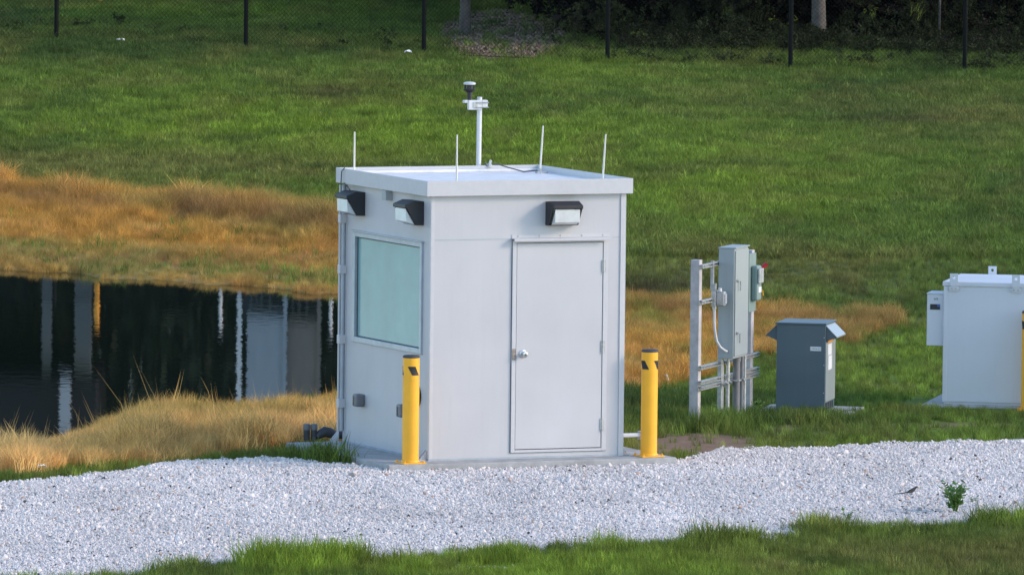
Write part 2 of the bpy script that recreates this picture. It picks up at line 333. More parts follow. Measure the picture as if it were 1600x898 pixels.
GO = grid_mesh('ground', xs, ys, lambda X,Y: ground(X,Y), gm, ground_col)

wm = bpy.data.materials.new('pond_water'); wm.use_nodes = True; t = wm.node_tree; b = t.nodes['Principled BSDF']
b.inputs['Base Color'].default_value = (.012,.018,.014,1); b.inputs['Roughness'].default_value = .015; b.inputs['IOR'].default_value = 1.33
tc = t.nodes.new('ShaderNodeTexCoord'); mp = t.nodes.new('ShaderNodeMapping'); mp.inputs['Scale'].default_value = (1.2,.7,1)
nz = t.nodes.new('ShaderNodeTexNoise'); nz.inputs['Scale'].default_value = 5; nz.inputs['Detail'].default_value = 4
bp = t.nodes.new('ShaderNodeBump'); bp.inputs['Strength'].default_value = .06; bp.inputs['Distance'].default_value = .01
t.links.new(tc.outputs['Object'], mp.inputs[0]); t.links.new(mp.outputs[0], nz.inputs['Vector']); t.links.new(nz.outputs[0], bp.inputs['Height']); t.links.new(bp.outputs[0], b.inputs['Normal'])
grid_mesh('pond_water', np.array([-60,-13.5,-6,0,1.5]), np.array([104,118,130,142.]), lambda X,Y: X*0+ZW, wm)

# gravel track: its own slightly raised sheet
def gsheet(X, Y):
    u, v, z, g, d, j, j2 = zones(X.ravel(), Y.ravel()); g = g.reshape(X.shape)
    return ground(X,Y) - .06 + .09*sstep(.1,.7,g)
gravelm = mat('crushed_limestone_bed', (.66,.61,.58), .95, var=.25, vscale=28, bump=.6, bscale=35)
grid_mesh('gravel_track', np.linspace(-10,10,161), np.linspace(86,106,161), gsheet, gravelm)

# ================================================================== GROWTH AND STONES (scattered by geometry nodes)
def proto_collection(name, meshes, m):
    col = bpy.data.collections.new(name)
    for i, (v, f) in enumerate(meshes):
        me = bpy.data.meshes.new('%s_%02d'%(name,i)); me.from_pydata(v, [], f); me.materials.append(m)
        col.objects.link(bpy.data.objects.new('%s_%02d'%(name,i), me))
    return col
def scatter(name, pts, idx, rot, scl, tint, col, label, cat, kind='stuff'):
    me = bpy.data.meshes.new(name); me.vertices.add(len(pts)); me.vertices.foreach_set('co', pts.astype(np.float32).ravel())
    def at_(nm, ty, data, key):
        a = me.attributes.new(nm, ty, 'POINT'); a.data.foreach_set(key, data)
    at_('pick','INT',idx.astype(np.int32),'value'); at_('turn','FLOAT_VECTOR',rot.astype(np.float32).ravel(),'vector'); at_('size','FLOAT_VECTOR',scl.astype(np.float32).ravel(),'vector')
    at_('tint','FLOAT_COLOR',np.concatenate([tint,np.ones((len(tint),1))],1).astype(np.float32).ravel(),'color')
    o = bpy.data.objects.new(name, me); sc.collection.objects.link(o); tag(o, label, cat, None, kind)
    g = bpy.data.node_groups.new(name+'_nodes', 'GeometryNodeTree'); g.interface.new_socket('Geometry', in_out='INPUT', socket_type='NodeSocketGeometry'); g.interface.new_socket('Geometry', in_out='OUTPUT', socket_type='NodeSocketGeometry')
    N = g.nodes; L = g.links; gi = N.new('NodeGroupInput'); go = N.new('NodeGroupOutput'); ip = N.new('GeometryNodeInstanceOnPoints'); ci = N.new('GeometryNodeCollectionInfo')
    ci.inputs['Collection'].default_value = col; ci.inputs['Separate Children'].default_value = True; ci.inputs['Reset Children'].default_value = True
    def na(nm, ty):
        q = N.new('GeometryNodeInputNamedAttribute'); q.data_type = ty; q.inputs['Name'].default_value = nm; return [s for s in q.outputs if s.enabled and s.name=='Attribute'][0]
    ip.inputs['Pick Instance'].default_value = True
    er = N.new('FunctionNodeEulerToRotation')
    L.new(gi.outputs[0], ip.inputs['Points']); L.new(ci.outputs[0], ip.inputs['Instance']); L.new(na('pick','INT'), ip.inputs['Instance Index'])
    L.new(na('turn','FLOAT_VECTOR'), er.inputs[0]); L.new(er.outputs[0], ip.inputs['Rotation']); L.new(na('size','FLOAT_VECTOR'), ip.inputs['Scale']); L.new(ip.outputs[0], go.inputs[0])
    md = o.modifiers.new('scatter','NODES'); md.node_group = g
    return o
def tuft(nb, h, spread, w, lean, seedhead=0, r=random):
    V = []; Fc = []
    for k in range(nb):
        a = r.uniform(0, 2*math.pi); d = spread*math.sqrt(r.random()); x, y = d*math.cos(a), d*math.sin(a)
        H = h*r.uniform(.45,1.1); L = lean*r.uniform(.1,1)*H; la = r.uniform(0,2*math.pi); wa = r.uniform(0, math.pi); ww = w*r.uniform(.6,1.2)
        wx, wy = math.cos(wa)*ww/2, math.sin(wa)*ww/2; lx, ly = math.cos(la)*L, math.sin(la)*L; o = len(V)
        V += [(x-wx,y-wy,-.02),(x+wx,y+wy,-.02),(x+lx*.3-wx*.8,y+ly*.3-wy*.8,H*.5),(x+lx*.3+wx*.8,y+ly*.3+wy*.8,H*.5),(x+lx,y+ly,H*(1-.25*L/H))]
        Fc += [(o,o+1,o+3,o+2),(o+2,o+3,o+4)]
        if seedhead and r.random() < seedhead:
            o = len(V); tx, ty, tz = x+lx, y+ly, H*(1-.25*L/H); s_ = w*1.6
            V += [(tx-s_,ty,tz-.06),(tx+s_,ty,tz-.06),(tx+lx*.1,ty+ly*.1,tz+.05),(tx,ty-s_,tz-.06),(tx,ty+s_,tz-.06)]; Fc += [(o,o+1,o+2),(o+3,o+4,o+2)]
    return V, Fc
def region(n, y0, y1, ex=3.6):
    """random spots over the strip of land the picture looks across, evenly by area"""
    y = np.sqrt(rng.uniform(y0*y0, y1*y1, n)); x = rng.uniform(-1, 1, n)*(.0525*y+ex); return x, y
def area(y0, y1, ex=3.6): return .0525*(y1*y1-y0*y0)+2*ex*(y1-y0)
BX, BY, TH = -.8189, 100.03, .4084; W_, D_, HT = 2.134, 2.263, 2.825
def booth_local(x, y):
    dx, dy = x-BX, y-BY; return dx*math.cos(TH)+dy*math.sin(TH), -dx*math.sin(TH)+dy*math.cos(TH)
def off_slab(x, y):
    lx, ly = booth_local(x, y); return ~((lx>-.6)&(lx<2.62)&(ly>-.34)&(ly<2.6))
def rots(n, tilt=.15): return np.stack([rng.normal(0,tilt,n), rng.normal(0,tilt,n), rng.uniform(0,6.283,n)], 1)
short = proto_collection('short_tuft', [tuft(30,.13,.11,.008,.9) for _ in range(6)], M['grass'])
lushc = proto_collection('lush_tuft', [tuft(30,.19,.09,.0065,.65) for _ in range(6)], M['grass'])
dryc = proto_collection('dry_tuft', [tuft(34,.26,.13,.0055,.95) for _ in range(6)]+[tuft(5,.62,.10,.006,.35) for _ in range(2)], M['dry'])
PADS = []       # pads and posts that growth keeps clear of (x, y, radius)
def thin(x, y):
    k = np.ones(len(x), bool)
    for px, py, pr in PADS: k &= (x-px)**2+(y-py)**2 > pr*pr
    return k
PADS += [(*hit(1262,640)[:2], .56), (*hit(1300,640)[:2], .40), (*hit(1540,632)[:2], .95), (*hit(1460,632)[:2],.25)]
# turf on the far slope and round the equipment
def turf(y0, y1, dens, hs, name, label, proto, lo=None):
    n_ = int(area(y0,y1)*dens); x, y = region(n_, y0, y1); u, v, z, g, d, j, j2 = zones(x, y)
    dm = dirtmask(u,v,j2)
    thick = .45+.75*fbm(x*1.2, y*.5, 91)
    pr = (1-g*1.02)*(1-d*.93)*(1-dm*.93)*np.clip(thick,0,1)
    pr = pr*(1-.92*np.clip(blob(u,v,1120,840,100,8)+blob(u,v,760,888,60,5)+blob(u,v,930,872,60,4),0,1))
    k = (rng.random(n_) < pr) & (z > ZW+.02) & off_slab(x,y) & thin(x,y)
    x, y, u, v, z, j = x[k], y[k], u[k], v[k], z[k], j[k]; m_ = len(x); r = rng.random(m_)
    s = hs*(.4+.5*fbm(x*.8,y*.35,12)+.75*fbm(x*3,y*1.6,13)**1.5+.35*rng.random(m_))
    if lo is not None: s = s*lo(u,v,x,y)
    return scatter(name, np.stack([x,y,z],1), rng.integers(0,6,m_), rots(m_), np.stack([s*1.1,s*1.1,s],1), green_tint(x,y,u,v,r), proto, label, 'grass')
turf(132, 194, 85, 1.0, 'grass', 'mown green grass covering the long slope up to the black fence', short)
def mid_h(u, v, x, y):
    return 1 -.5*sstep(960,1010,u) + .9*blob(u,v,1130,668,50,16) + .5*blob(u,v,1020,655,60,30) + .4*blob(u,v,1250,660,60,14) + .55*blob(u,v,505,722,42,9) - .45*(u<440)*(v>650) 
turf(99, 132, 110, .85, 'grass', 'green grass round the grey cabinets, between the gravel and the dry ditch', lushc, mid_h)
def fore_h(u, v, x, y):
    e = v-gravel_bot(u); return .55 + .85*np.exp(-((e-3)/12)**2)*sstep(.38,.66,fbm(x*1.5,y*.9,5))*np.where(u<240,.35,1) 
turf(86, 99, 230, 1.0, 'grass', 'tufted green grass along the bottom of the picture, in front of the gravel', lushc, fore_h)
# dry grass on the pond banks
def dry(y0, y1, dens, hs, label):
    n_ = int(area(y0,y1)*dens); x, y = region(n_, y0, y1); u, v, z, g, d, j, j2 = zones(x, y)
    edge = (z > ZW-.03)
    k = (rng.random(n_) < d*(.35+.65*sstep(.35,.55,fbm(x*1.5,y*.7,19)))) & edge & off_slab(x,y) & (g < .3) & thin(x,y)
    x, y, u, v, z = x[k], y[k], u[k], v[k], z[k]; m_ = len(x); r = rng.random(m_)
    s = hs*(.4+.9*fbm(x*1.1,y*.5,29)+.35*rng.random(m_))
    s = s*(1+(.5+1.3*sstep(.4,.65,fbm(x*1.3,y*.5,66)))*blob(u, v-dry_top(u), 200, 12, 600, 13))*(.55+.9*fbm(x*2.6,y*1.1,67))*np.where((u>900),.68,1)
    s = np.where(v>560, s*(.65+.5*sstep(.45,.7,fbm(x*1.6,y*.3,39)))*np.where((u<110)&(v>640),.75,1), s)*(.5+.5*sstep(ZW,ZW+.12,z))
    pk = rng.integers(0,6,m_); stalk = (rng.random(m_) < .012) & (v > 560) & (u < 560); pk = np.where(stalk, rng.integers(6,8,m_), pk)
    return scatter('dry_grass', np.stack([x,y,z],1), pk, rots(m_,.2), np.stack([s,s,s],1), dry_tint(x,y,u,v,r), dryc, label, 'dry grass')
dry(126, 152, 150, .72, 'orange dry grass on the far bank of the pond')
dry(99, 126, 190, 1.15, 'tall straw coloured grass on the near bank of the pond and in the ditch')
# limestone chips
def chip(k):
    import bmesh
    bm = bmesh.new(); bmesh.ops.create_icosphere(bm, subdivisions=1, radius=1)
    r = random.Random(k); sx, sy, sz = r.uniform(.8,1.2), r.uniform(.6,1), r.uniform(.45,.75)
    for v in bm.verts: f = r.uniform(.72,1.12); v.co = Vector((v.co.x*sx*f, v.co.y*sy*f, v.co.z*sz*f))
    bmesh.ops.recalc_face_normals(bm, faces=bm.faces)
    V = [tuple(v.co) for v in bm.verts]; Fc = [tuple(v.index for v in f.verts) for f in bm.faces]; bm.free(); return V, Fc
chips = proto_collection('limestone_chip', [chip(k) for k in range(7)], M['stone'])
n_ = 420000; x, y = region(n_, 88, 104, 1.5); u, v, z, g, d, j, j2 = zones(x, y)
k = (rng.random(n_) < g + .6*blob(u,v,1120,840,120,10) + .4*blob(u,v,760,888,70,6)+ .4*blob(u,v,930,872,70,5) ) & off_slab(x,y)
x, y, z, g, u, v = x[k], y[k], z[k], g[k], u[k], v[k]; m_ = len(x)
s = .0100*np.exp(rng.normal(0,.38,m_)); base = rng.random(m_)
tn = np.stack([.73+.07*base, .665+.07*base, .62+.075*base],1)*(.82+.20*rng.random(m_))[:,None]*(.86+.34*fbm(x*1.3,y*.6,77))[:,None]
bad = rng.random(m_); tn[bad<.012] *= .12; tn[(bad>.012)&(bad<.03)] *= np.array([.75,.55,.45]); tn[(bad>.03)&(bad<.09)] *= .55
zz = z + .03*sstep(.1,.7,g) + s*.3
scatter('gravel', np.stack([x,y,zz],1), rng.integers(0,7,m_), rng.uniform(0,6.28,(m_,3)), np.stack([s,s,s],1), tn, chips, 'white crushed limestone gravel covering the track', 'gravel')
# rubble on the earth heap behind the fence
n_ = 13000; x = rng.uniform(-2.4,2.6,n_); y = rng.uniform(174.5,192,n_); z = ground(x,y); u, v = proj(x,y,z)
k = rng.random(n_) < sstep(.3,.8,blob(u,v,785,60,115,42))*.8; x, y, z = x[k], y[k], z[k]; m_ = len(x); s = .026*np.exp(rng.normal(0,.3,m_))
tn = np.array([[.27,.20,.14]])*(.3+1.0*rng.random(m_))[:,None]
scatter('rubble', np.stack([x,y,z+s*.3],1), rng.integers(0,7,m_), rng.uniform(0,6.28,(m_,3)), np.stack([s,s,s],1), tn, chips, 'grey rubble on the bare earth heap behind the fence', 'rubble')

# ================================================================== BOOTH
slab = MB().box(-.577,2.596,-.33,2.42,-.16,0).build('concrete_slab','conc',None,.012)
slab.location = (BX,BY,0); slab.rotation_euler = (0,0,TH); tag(slab,'long grey concrete slab under the white booth','slab')
bt = empty('guard_booth',(BX,BY,0),TH,'tall white metal booth with flat roof, door and teal window on a concrete slab','booth')
WH = HT-.154; WX0,WX1,WZ0,WZ1 = .193,2.03,1.06,2.19
DX0,DX1,DZ0,DZ1 = .94,1.887,.095,2.178
wl = MB()
wl.box(0,.885,0,.06,0,WH); wl.box(1.948,W_,0,.06,0,WH); wl.box(.885,1.948,0,.06,0,.055); wl.box(.885,1.948,0,.06,2.218,WH)   # front
wl.box(0,.06,.06,WX0+.02,0,WH); wl.box(0,.06,WX1-.02,D_,0,WH); wl.box(0,.06,WX0+.02,WX1-.02,0,WZ0+.02); wl.box(0,.06,WX0+.02,WX1-.02,WZ1-.02,WH)   # left
wl.box(.06,W_,D_-.06,D_,0,WH); wl.box(W_-.06,W_,.06,D_-.06,0,WH)
wl.build('wall','wall',bt)
MB().box(.07,W_-.07,.07,D_-.07,.002,.05).build('floor','dark',bt)
MB().box(-.003,.034,-.006,.0,.005,WH-.002).box(-.006,.0,-.006,.034,.005,WH-.002).build('corner_trim','trim',bt)
MB().box(W_-.05,W_+.006,-.012,-.001,.005,WH-.002).build('corner_trim','trim',bt)
MB().box(-.008,-.001,D_-.05,D_+.006,.005,WH-.002).build('corner_trim','trim',bt)
MB().box(.04,.885,-.002,0.001,2.222,2.229).build('panel_seam','wframe',bt); MB().box(1.948,W_-.055,-.002,.001,2.222,2.229).build('panel_seam','wframe',bt)
MB().box(-.01,W_,-.008,-.001,-.0,.018).build('base_flashing','wframe',bt); MB().box(-.012,-.001,0,D_,.0,.02).build('base_flashing','wframe',bt)
# door frame and door
MB().box(.89,DX0-.006,-.018,.05,.06,2.212).box(DX1+.006,1.943,-.018,.05,.06,2.212).box(DX0-.006,DX1+.006,-.018,.05,DZ1+.006,2.212).box(DX0-.006,DX1+.006,-.018,.05,.06,DZ0-.008).build('door_frame','trim',bt,.003)
MB().box(.886,.889,-.006,.02,.058,2.214).box(1.944,1.947,-.006,.02,.058,2.214).box(DX0-.005,DX1+.005,.046,.056,.06,2.2).build('frame_gap','seam',bt)
dr = MB().box(DX0,DX1,-.012,.035,DZ0,DZ1).build('door','door',bt,.003)
MB().box(.88,1.955,-.075,.0,2.222,2.232).box(.88,1.955,-.08,-.072,2.202,2.232).box(.88,1.955,-.006,-.001,2.232,2.268).build('drip_cap','trim',bt,.002)
for k in range(5): MB().lathe([(.008,0),(.008,.006),(.002,.009)],(.95+.235*k,-.006,2.252),8,(0,-1,0)).build('rivet','galv',bt)
kb = MB().lathe([(.040,0),(.040,.008),(.030,.012),(.014,.016),(.013,.035),(.030,.045),(.034,.060),(.028,.076),(.010,.080)],(DX0+.072,-.012,1.06),20,(0,-1,0)).build('door_knob','chrome',dr,0,True)
MB().lathe([(.009,0),(.009,.003)],(DX0+.072,-.092,1.06),10,(0,-1,0)).build('keyhole','ink',dr)
MB().box(.893,DX0-.008,-.022,-.017,1.00,1.115).build('strike_plate','strike',bt)
for z in (1.87,1.05,.26):
    MB().tube([(DX1+.008,-.022,z),(DX1+.008,-.022,z+.13)],.010,8).box(DX1-.012,DX1+.028,-.021,-.013,z+.003,z+.127).build('hinge','galv',dr,0,True)
# window
fr = MB()
fr.box(-.022,.05,WX0,WX0+.05,WZ0,WZ1).box(-.022,.05,WX1-.075,WX1,WZ0,WZ1).box(-.022,.05,WX0+.05,WX1-.075,WZ0,WZ0+.055).box(-.022,.05,WX0+.05,WX1-.075,WZ1-.05,WZ1)
wn = fr.build('window','wframe',bt,.004)
MB().box(.012,.022,WX0+.05,WX1-.075,WZ0+.055,WZ1-.05).build('pane','pane',wn)
MB().box(.008,.013,WX0+.051,WX1-.076,WZ1-.062,WZ1-.051).box(.008,.013,WX1-.09,WX1-.076,WZ0+.056,WZ1-.062).box(.008,.013,WX0+.051,WX1-.09,WZ0+.056,WZ0+.064).build('gasket','seam',wn)
MB().box(-.045,-.001,WX0-.02,WX1+.02,WZ1+.004,WZ1+.014).build('window_drip_edge','trim',bt,.002)
# roof
o_l,o_r,o_f,o_b = .08,.055,.071,.081; T=.02
rf = MB().box(-o_l,W_+o_r,-o_f,-o_f+T,WH,HT).box(-o_l,W_+o_r,D_+o_b-T,D_+o_b,WH,HT).box(-o_l,-o_l+T,-o_f+T,D_+o_b-T,WH,HT).box(W_+o_r-T,W_+o_r,-o_f+T,D_+o_b-T,WH,HT).build('roof_fascia','trim',bt,.004)
MB().box(-o_l+T,W_+o_r-T,-o_f+T,D_+o_b-T,WH+.001,HT-.062).build('roof','roof',bt)
MB().box(-o_l+T+.001,W_+o_r-T-.001,D_+o_b-T-.03,D_+o_b-T-.001,HT-.062,HT-.035).build('cant_strip','roof',bt,.005)
# wall fittings
def wallpack(parent, loc, rz, cable=False):
    e = bpy.data.objects.new('wall_light', None); sc.collection.objects.link(e); e.parent = parent; e.location = loc; e.rotation_euler = (0,0,rz)
    w2 = .165   # local: -y is out from the wall, x along it
    pr = [(0,.0),(0,.235),(-.09,.245),(-.205,.205),(-.205,.172),(-.185,.172),(-.10,.0)]
    h = MB().prism([(0,0),(0,.24),(-.10,.246),(-.205,.205),(-.205,.172),(-.19,.172),(-.088,.0)],'x',-w2,-w2+.014)
    h.prism([(0,0),(0,.24),(-.10,.246),(-.205,.205),(-.205,.172),(-.19,.172),(-.088,.0)],'x',w2-.014,w2)
    h.prism([(0,.225),(0,.24),(-.10,.246),(-.205,.205),(-.205,.172),(-.195,.172),(-.193,.196),(-.098,.232)],'x',-w2+.014,w2-.014)
    h.box(-w2+.014,w2-.014,-.02,0,.0,.225); h.box(-w2+.014,w2-.014,-.094,-.02,0,.012)
    h.build('housing','black',e,.005)
    MB().prism([(-.190,.168),(-.186,.036),(-.088,.004)],'x',-w2+.028,w2-.028).build('lens','lens',e,.004)
    MB().box(-w2+.022,w2-.022,-.03,-.021,.02,.2).box(-w2+.04,w2-.04,-.12,-.03,.10,.106).build('reflector','reflector',e)
    return e
wallpack(bt,(1.25+.165,0,2.36),0); wallpack(bt,(0,.19+.165,2.365),-math.pi/2); wallpack(bt,(0,1.737+.165,2.365),-math.pi/2)
MB().box(-.075,-.001,1.02,1.13,2.565,WH-.004).build('junction_box','greybox',bt,.004)
MB().tube([(-o_l-.004,2.10,HT+.012),(-o_l-.02,2.14,HT-.03),(-o_l-.022,2.15,WH),(-o_l+.0,2.10,2.68),(-.06,2.0,2.61)],.006,6).build('cable','cable',bt,0,True)
MB().tube([(-.03,D_-.015,.12),(-.03,D_-.015,WH-.02)],.022,12).build('conduit','wframe',bt,0,True)
MB().tube([(-.062,D_-.0,.05),(-.062,D_-.0,WH-.02)],.012,10).build('conduit','trim',bt,0,True)
for z in (.36,1.02,1.74,2.26): MB().box(-.078,-.001,D_-.05,D_+.02,z,z+.09).build('conduit_strap','trim',bt,.005)
for yy, z in ((1.69,.41),(.53,.395)):
    b_ = MB().box(-.10,-.001,yy,yy+.12,z,z+.13).build('outlet_cover','pipe',bt,.02); MB().box(-.104,-.0995,yy+.055,yy+.063,z+.02,z+.11).build('cover_joint','seam',b_)
MB().lathe([(.115,0),(.115,.02),(.10,.035),(.03,.045)],(-.001,.33,.63),28,(-1,0,0)).build('round_vent_cap','black',bt,0,True)
for (px,py,sx,sy) in ((-.09,.02,1,1),(-.16,2.2,1,1),(W_+.002,.04,1,1)):
    wd = .09 if px<W_ else .09
    MB().box(px,px+wd,py,py+.10,.0,.008).prism([(px,.008),(px+wd,.008),(px+(wd if px<0 else 0),.11)],'y',py+.02,py+.03).prism([(px,.008),(px+wd,.008),(px+(wd if px<0 else 0),.11)],'y',py+.07,py+.08).build('anchor_bracket','galv' if px>0 else 'trim',bt)
# things on the roof
RZ = HT-.062
def inbooth(x,y,z): return Vector((BX,BY,0))+Matrix.Rotation(TH,3,'Z')@Vector((x,y,z))
for i,(x_,y_,h_,tl,lab) in enumerate((( .02,D_-.17,.44,0,'thin white rod standing at the back left corner of the booth roof'),(.28,.02,.52,0,'thin white rod standing near the front left corner of the booth roof'),
      (2.02,D_-.35,.49,.03,'thin white rod at the back right of the booth roof where the grey wire ends'),(1.95,.16,.50,.03,'thin white rod near the front right corner of the booth roof'))):
    e = empty('lightning_rod', inbooth(x_,y_,RZ), TH, lab, 'rod', 'rods on the booth roof')
    MB().tube([(0,0,.01),(tl*.5,0,h_*.5),(tl,0,h_)],[.011,.010,.008],8).build('rod','rod',e,0,True)
    MB().lathe([(.035,0),(.035,.012),(.018,.016),(.018,.05)],(0,0,0),12).build('rod_base','galv',e)
wr = tag(MB().tube([inbooth(1.63,D_-.02,HT+.02),inbooth(1.66,D_-.1,HT+.02),inbooth(1.75,D_-.14,HT-.01),inbooth(1.88,D_-.25,HT-.05),inbooth(2.0,D_-.33,RZ+.03)],.007,6).build('ground_wire','cable',None,0,True),'thin grey wire running from a clamp to the back right roof rod','wire')
cl = empty('wire_clamp',inbooth(1.63,D_+.07,HT-.02),TH,'small metal clamp on the back edge of the booth roof','clamp')
MB().box(-.02,.02,-.03,.03,.0,.035).build('clamp_body','galv',cl,.004); MB().tube([(.005,0,.03),(.02,-.0,.075)],.014,8).build('clamp_bolt','chrome',cl,0,True); MB().tube([(-.03,0,.01),(-.045,0,.05)],.01,8).build('clamp_bolt','cable',cl)
MB().box(1.98,2.1,D_-.38,D_-.32,RZ+.001,RZ+.02).build('rod_clamp','galv',bt)
# weather mast
ms = empty('weather_mast',inbooth(1.53,D_+o_b+.05,0),TH-.0,'white mast with a black sensor on top, standing behind the booth','weather mast')
MB().tube([(0,0,1.6),(.01,0,3.53)],.026,14).build('pole','whitemetal',ms,0,True)
MB().box(-.13,.02,-.045,.0,3.40,3.50).box(-.17,-.04,-.03,.03,3.47,3.50).box(.02,.085,-.045,.02,3.42,3.50).build('bracket','whitemetal',ms,.006)
MB().box(-.085,-.03,-.05,-.044,3.42,3.48).build('bracket_plate','galv',ms,.003)
for z in (3.425,3.475): MB().tube([(-.05,-.06,z),(.09,-.06,z)],.006,6).build('u_bolt','galv',ms)
s0 = (-.105,0,3.50)
MB().lathe([(.022,0),(.022,.03),(.026,.032),(.026,.08),(.032,.085)],s0,14).build('sensor_neck','black',ms,0,True)
MB().lathe([(.030,.085),(.062,.10),(.064,.112),(.050,.118)],s0,20).build('sensor_body','black',ms,0,True)
for k in range(6):
    a = k*math.pi/3; MB().tube([(s0[0]+.052*math.cos(a),s0[1]+.052*math.sin(a),3.612),(s0[0]+.052*math.cos(a),s0[1]+.052*math.sin(a),3.668)],.006,6).build('sensor_post','black',ms)
MB().lathe([(.030,.118),(.030,.155)],s0,12).build('sensor_core','cap',ms,0,True)
MB().lathe([(.060,.160),(.064,.166),(.064,.176),(.045,.186),(.005,.190)],s0,20).build('sensor_cap','whitemetal',ms,0,True)
for z in (2.0,2.6): MB().box(-.03,.03,-.08,-.027,z,z+.06).build('wall_clamp','galv',ms)

# bollards
def bollard(loc, rz, phase, label):
    e = empty('bollard',loc,rz,label,'bollard','yellow bollards'); r=.084
    MB().lathe([(r,.012),(r,1.075)],(0,0,0),40).build('sleeve','yellow',e,0,True)
    MB().lathe([(r+.002,1.062),(r+.003,1.078),(r-.008,1.088),(.004,1.092)],(0,0,0),40).build('cap','cap',e,0,True)
    MB().box(-.125,.125,-.125,.125,.0,.012).lathe([(r+.012,.012),(r+.004,.03),(r+.001,.034)],(0,0,0),40).build('base_plate','yellow',e,.004)
    for sx in (-1,1):
        for sy in (-1,1): MB().lathe([(.013,.012),(.013,.022),(.006,.023),(.006,.034)],(.103*sx,.103*sy,0),8).build('anchor_bolt','yellow',e)
    for q in range(3):
        V=[];Fc=[];a0=phase+q*2*math.pi/3; K=10
        for t_ in range(2):
            for k in range(K+1):
                a=a0+(k/K)*.95+(0 if t_ else .55); zz=.890+t_*.088; V.append(((r+.004)*math.sin(a),-(r+.004)*math.cos(a),zz))
        Fc=[(k,k+1,K+2+k,K+1+k) for k in range(K)]; MB().add(V,Fc).build('tape_mark','tape',e)
    return e
b1 = inbooth(-.283,-.19,.0); b2 = inbooth(2.37,-.13,.0); b3x = hit(1607,641)
bollard(b1,TH,-.42-TH,'yellow bollard on the slab at the left front corner of the booth')
bollard(b2,TH,.52-TH,'yellow bollard on the slab at the right front corner of the booth')
bollard((b3x[0],b3x[1],-.1),0,.4,'yellow bollard cut by the right edge, in front of the white cabinet')

# pipes behind the booth on the slab
def pipeat(u,v,z): x_,y_=at(u,v,z); return Vector((float(x_),float(y_),z))
for u_,lab in ((479,'left one of two short grey capped pipes on the back of the slab'),(490.5,'right one of two short grey capped pipes on the back of the slab')):
    p = pipeat(u_,687,0); e = empty('pipe_stub',p,0,lab,'pipe','pipe stubs on the slab')
    MB().tube([(0,0,0),(0,0,.12)],.033,14).build('pipe','darkpipe',e,0,True); MB().lathe([(.037,.105),(.037,.160),(.030,.168)],(0,0,0),16).build('pipe_cap','pipe',e,0,True)
p = pipeat(500,687,.0)
e = empty('drain_pipe',p,TH,'thick grey pipe with an elbow lying on the slab behind the booth corner','pipe')
MB().tube([(.13,0,.05),(.35,0,.045)],.04,14).build('pipe','darkpipe',e,0,True); MB().tube([(-.04,0,.03),(.0,0,.06),(.05,0,.085),(.10,0,.075),(.15,0,.055)],[.03,.045,.055,.055,.048],14).build('elbow','darkpipe',e,0,True)
# pale channel rack beside the booth
e = empty('pipe_support',inbooth(2.18,.62,0),TH,'low pale pipe rack beside the right wall of the booth, behind the bollard','pipe rack')
MB().box(0,.46,-.03,.03,.13,.17).build('pale_pipe','whitecable',e,.012); MB().box(.42,.50,-.05,.05,.10,.19).build('end_box','postc',e,.006); MB().box(.45,.475,-.015,.015,-.12,.10).build('leg','whitecable',e)
MB().box(-.01,.06,-.09,-.03,.0,.12).build('foot_block','postc',e,.01)

# ================================================================== METER RACK
P0 = hit(1083,665); RA = R(72)
rk = empty('meter_rack',(P0[0],P0[1],-.12),RA,'rack of pale posts and steel channels carrying the grey electrical boxes','rack')
# local axes: x along the rack (away from the camera), -y towards the right (front of the boxes)
def rb(a0,a1,n0,n1,z0,z1,mb=None): return (mb or MB()).box(a0,a1,-n1,-n0,z0,z1)
rb(0,.10,-.05,.05,0,1.79).build('post','postc',rk,.006); rb(1.95,2.05,-.05,.05,0,1.78).build('post','postc',rk,.006)
rb(.69,.735,.055,.10,0,.70).build('steel_post','galv',rk,.003); rb(.74,.785,.055,.10,.0,.70).build('steel_post','galv',rk,.003)
for z in (1.70,1.32,.62,.46,.40): 
    e_ = 2.16 if z < 1 else 1.9; m_ = MB(); rb(-.02,e_,.052,.058,z,z+.041,m_); rb(-.02,e_,.058,.092,z,z+.006,m_); rb(-.02,e_,.058,.092,z+.035,z+.041,m_); rb(-.02,e_,.086,.092,z+.006,z+.012,m_); rb(-.02,e_,.086,.092,z+.029,z+.035,m_)
    m_.build('steel_channel','galv',rk)
for z in (.62,.46,.40,1.70,1.32):
    rb(.035,.065,.092,.10,z+.008,z+.034).build('bolt_plate','galv',rk)
pb = rb(.55,1.06,.095,.27,.705,1.885).build('panel_cabinet','greybox',rk,.006)
rb(.565,1.045,.272,.284,.73,1.86).build('door','greybox',pb,.004); rb(.545,1.065,.09,.29,1.885,1.897).build('rain_lid','greybox',pb,.002)
for z in (1.48,.92):
    MB().lathe([(.016,0),(.016,.014)],(.61,-.285,z+.06),10,(0,-1,0)).box(.602,.68,-.312,-.300,z+.052,z+.066).box(.67,.68,-.312,-.300,z-.05,z+.055).build('latch_handle','galv',pb)
pl = rb(1.60,1.86,.095,.125,1.13,1.76).build('backing_plate','greybox2',rk,.004)
dx_ = rb(1.66,1.83,.125,.20,1.25,1.63).build('disconnect_switch','greybox2',rk,.02)
rb(1.665,1.825,.20,.225,1.44,1.60).build('switch_window','galv',dx_,.008); rb(1.69,1.80,.2005,.2055,1.34,1.40).build('sticker','paper',dx_)
MB().tube([(1.86,-.17,1.58),(1.90,-.23,1.64)],[.018,.026],8).build('red_handle','red',dx_,0,True); MB().tube([(1.82,-.21,1.36),(1.835,-.215,1.30)],.006,6).build('seal_tag','yellow',dx_)
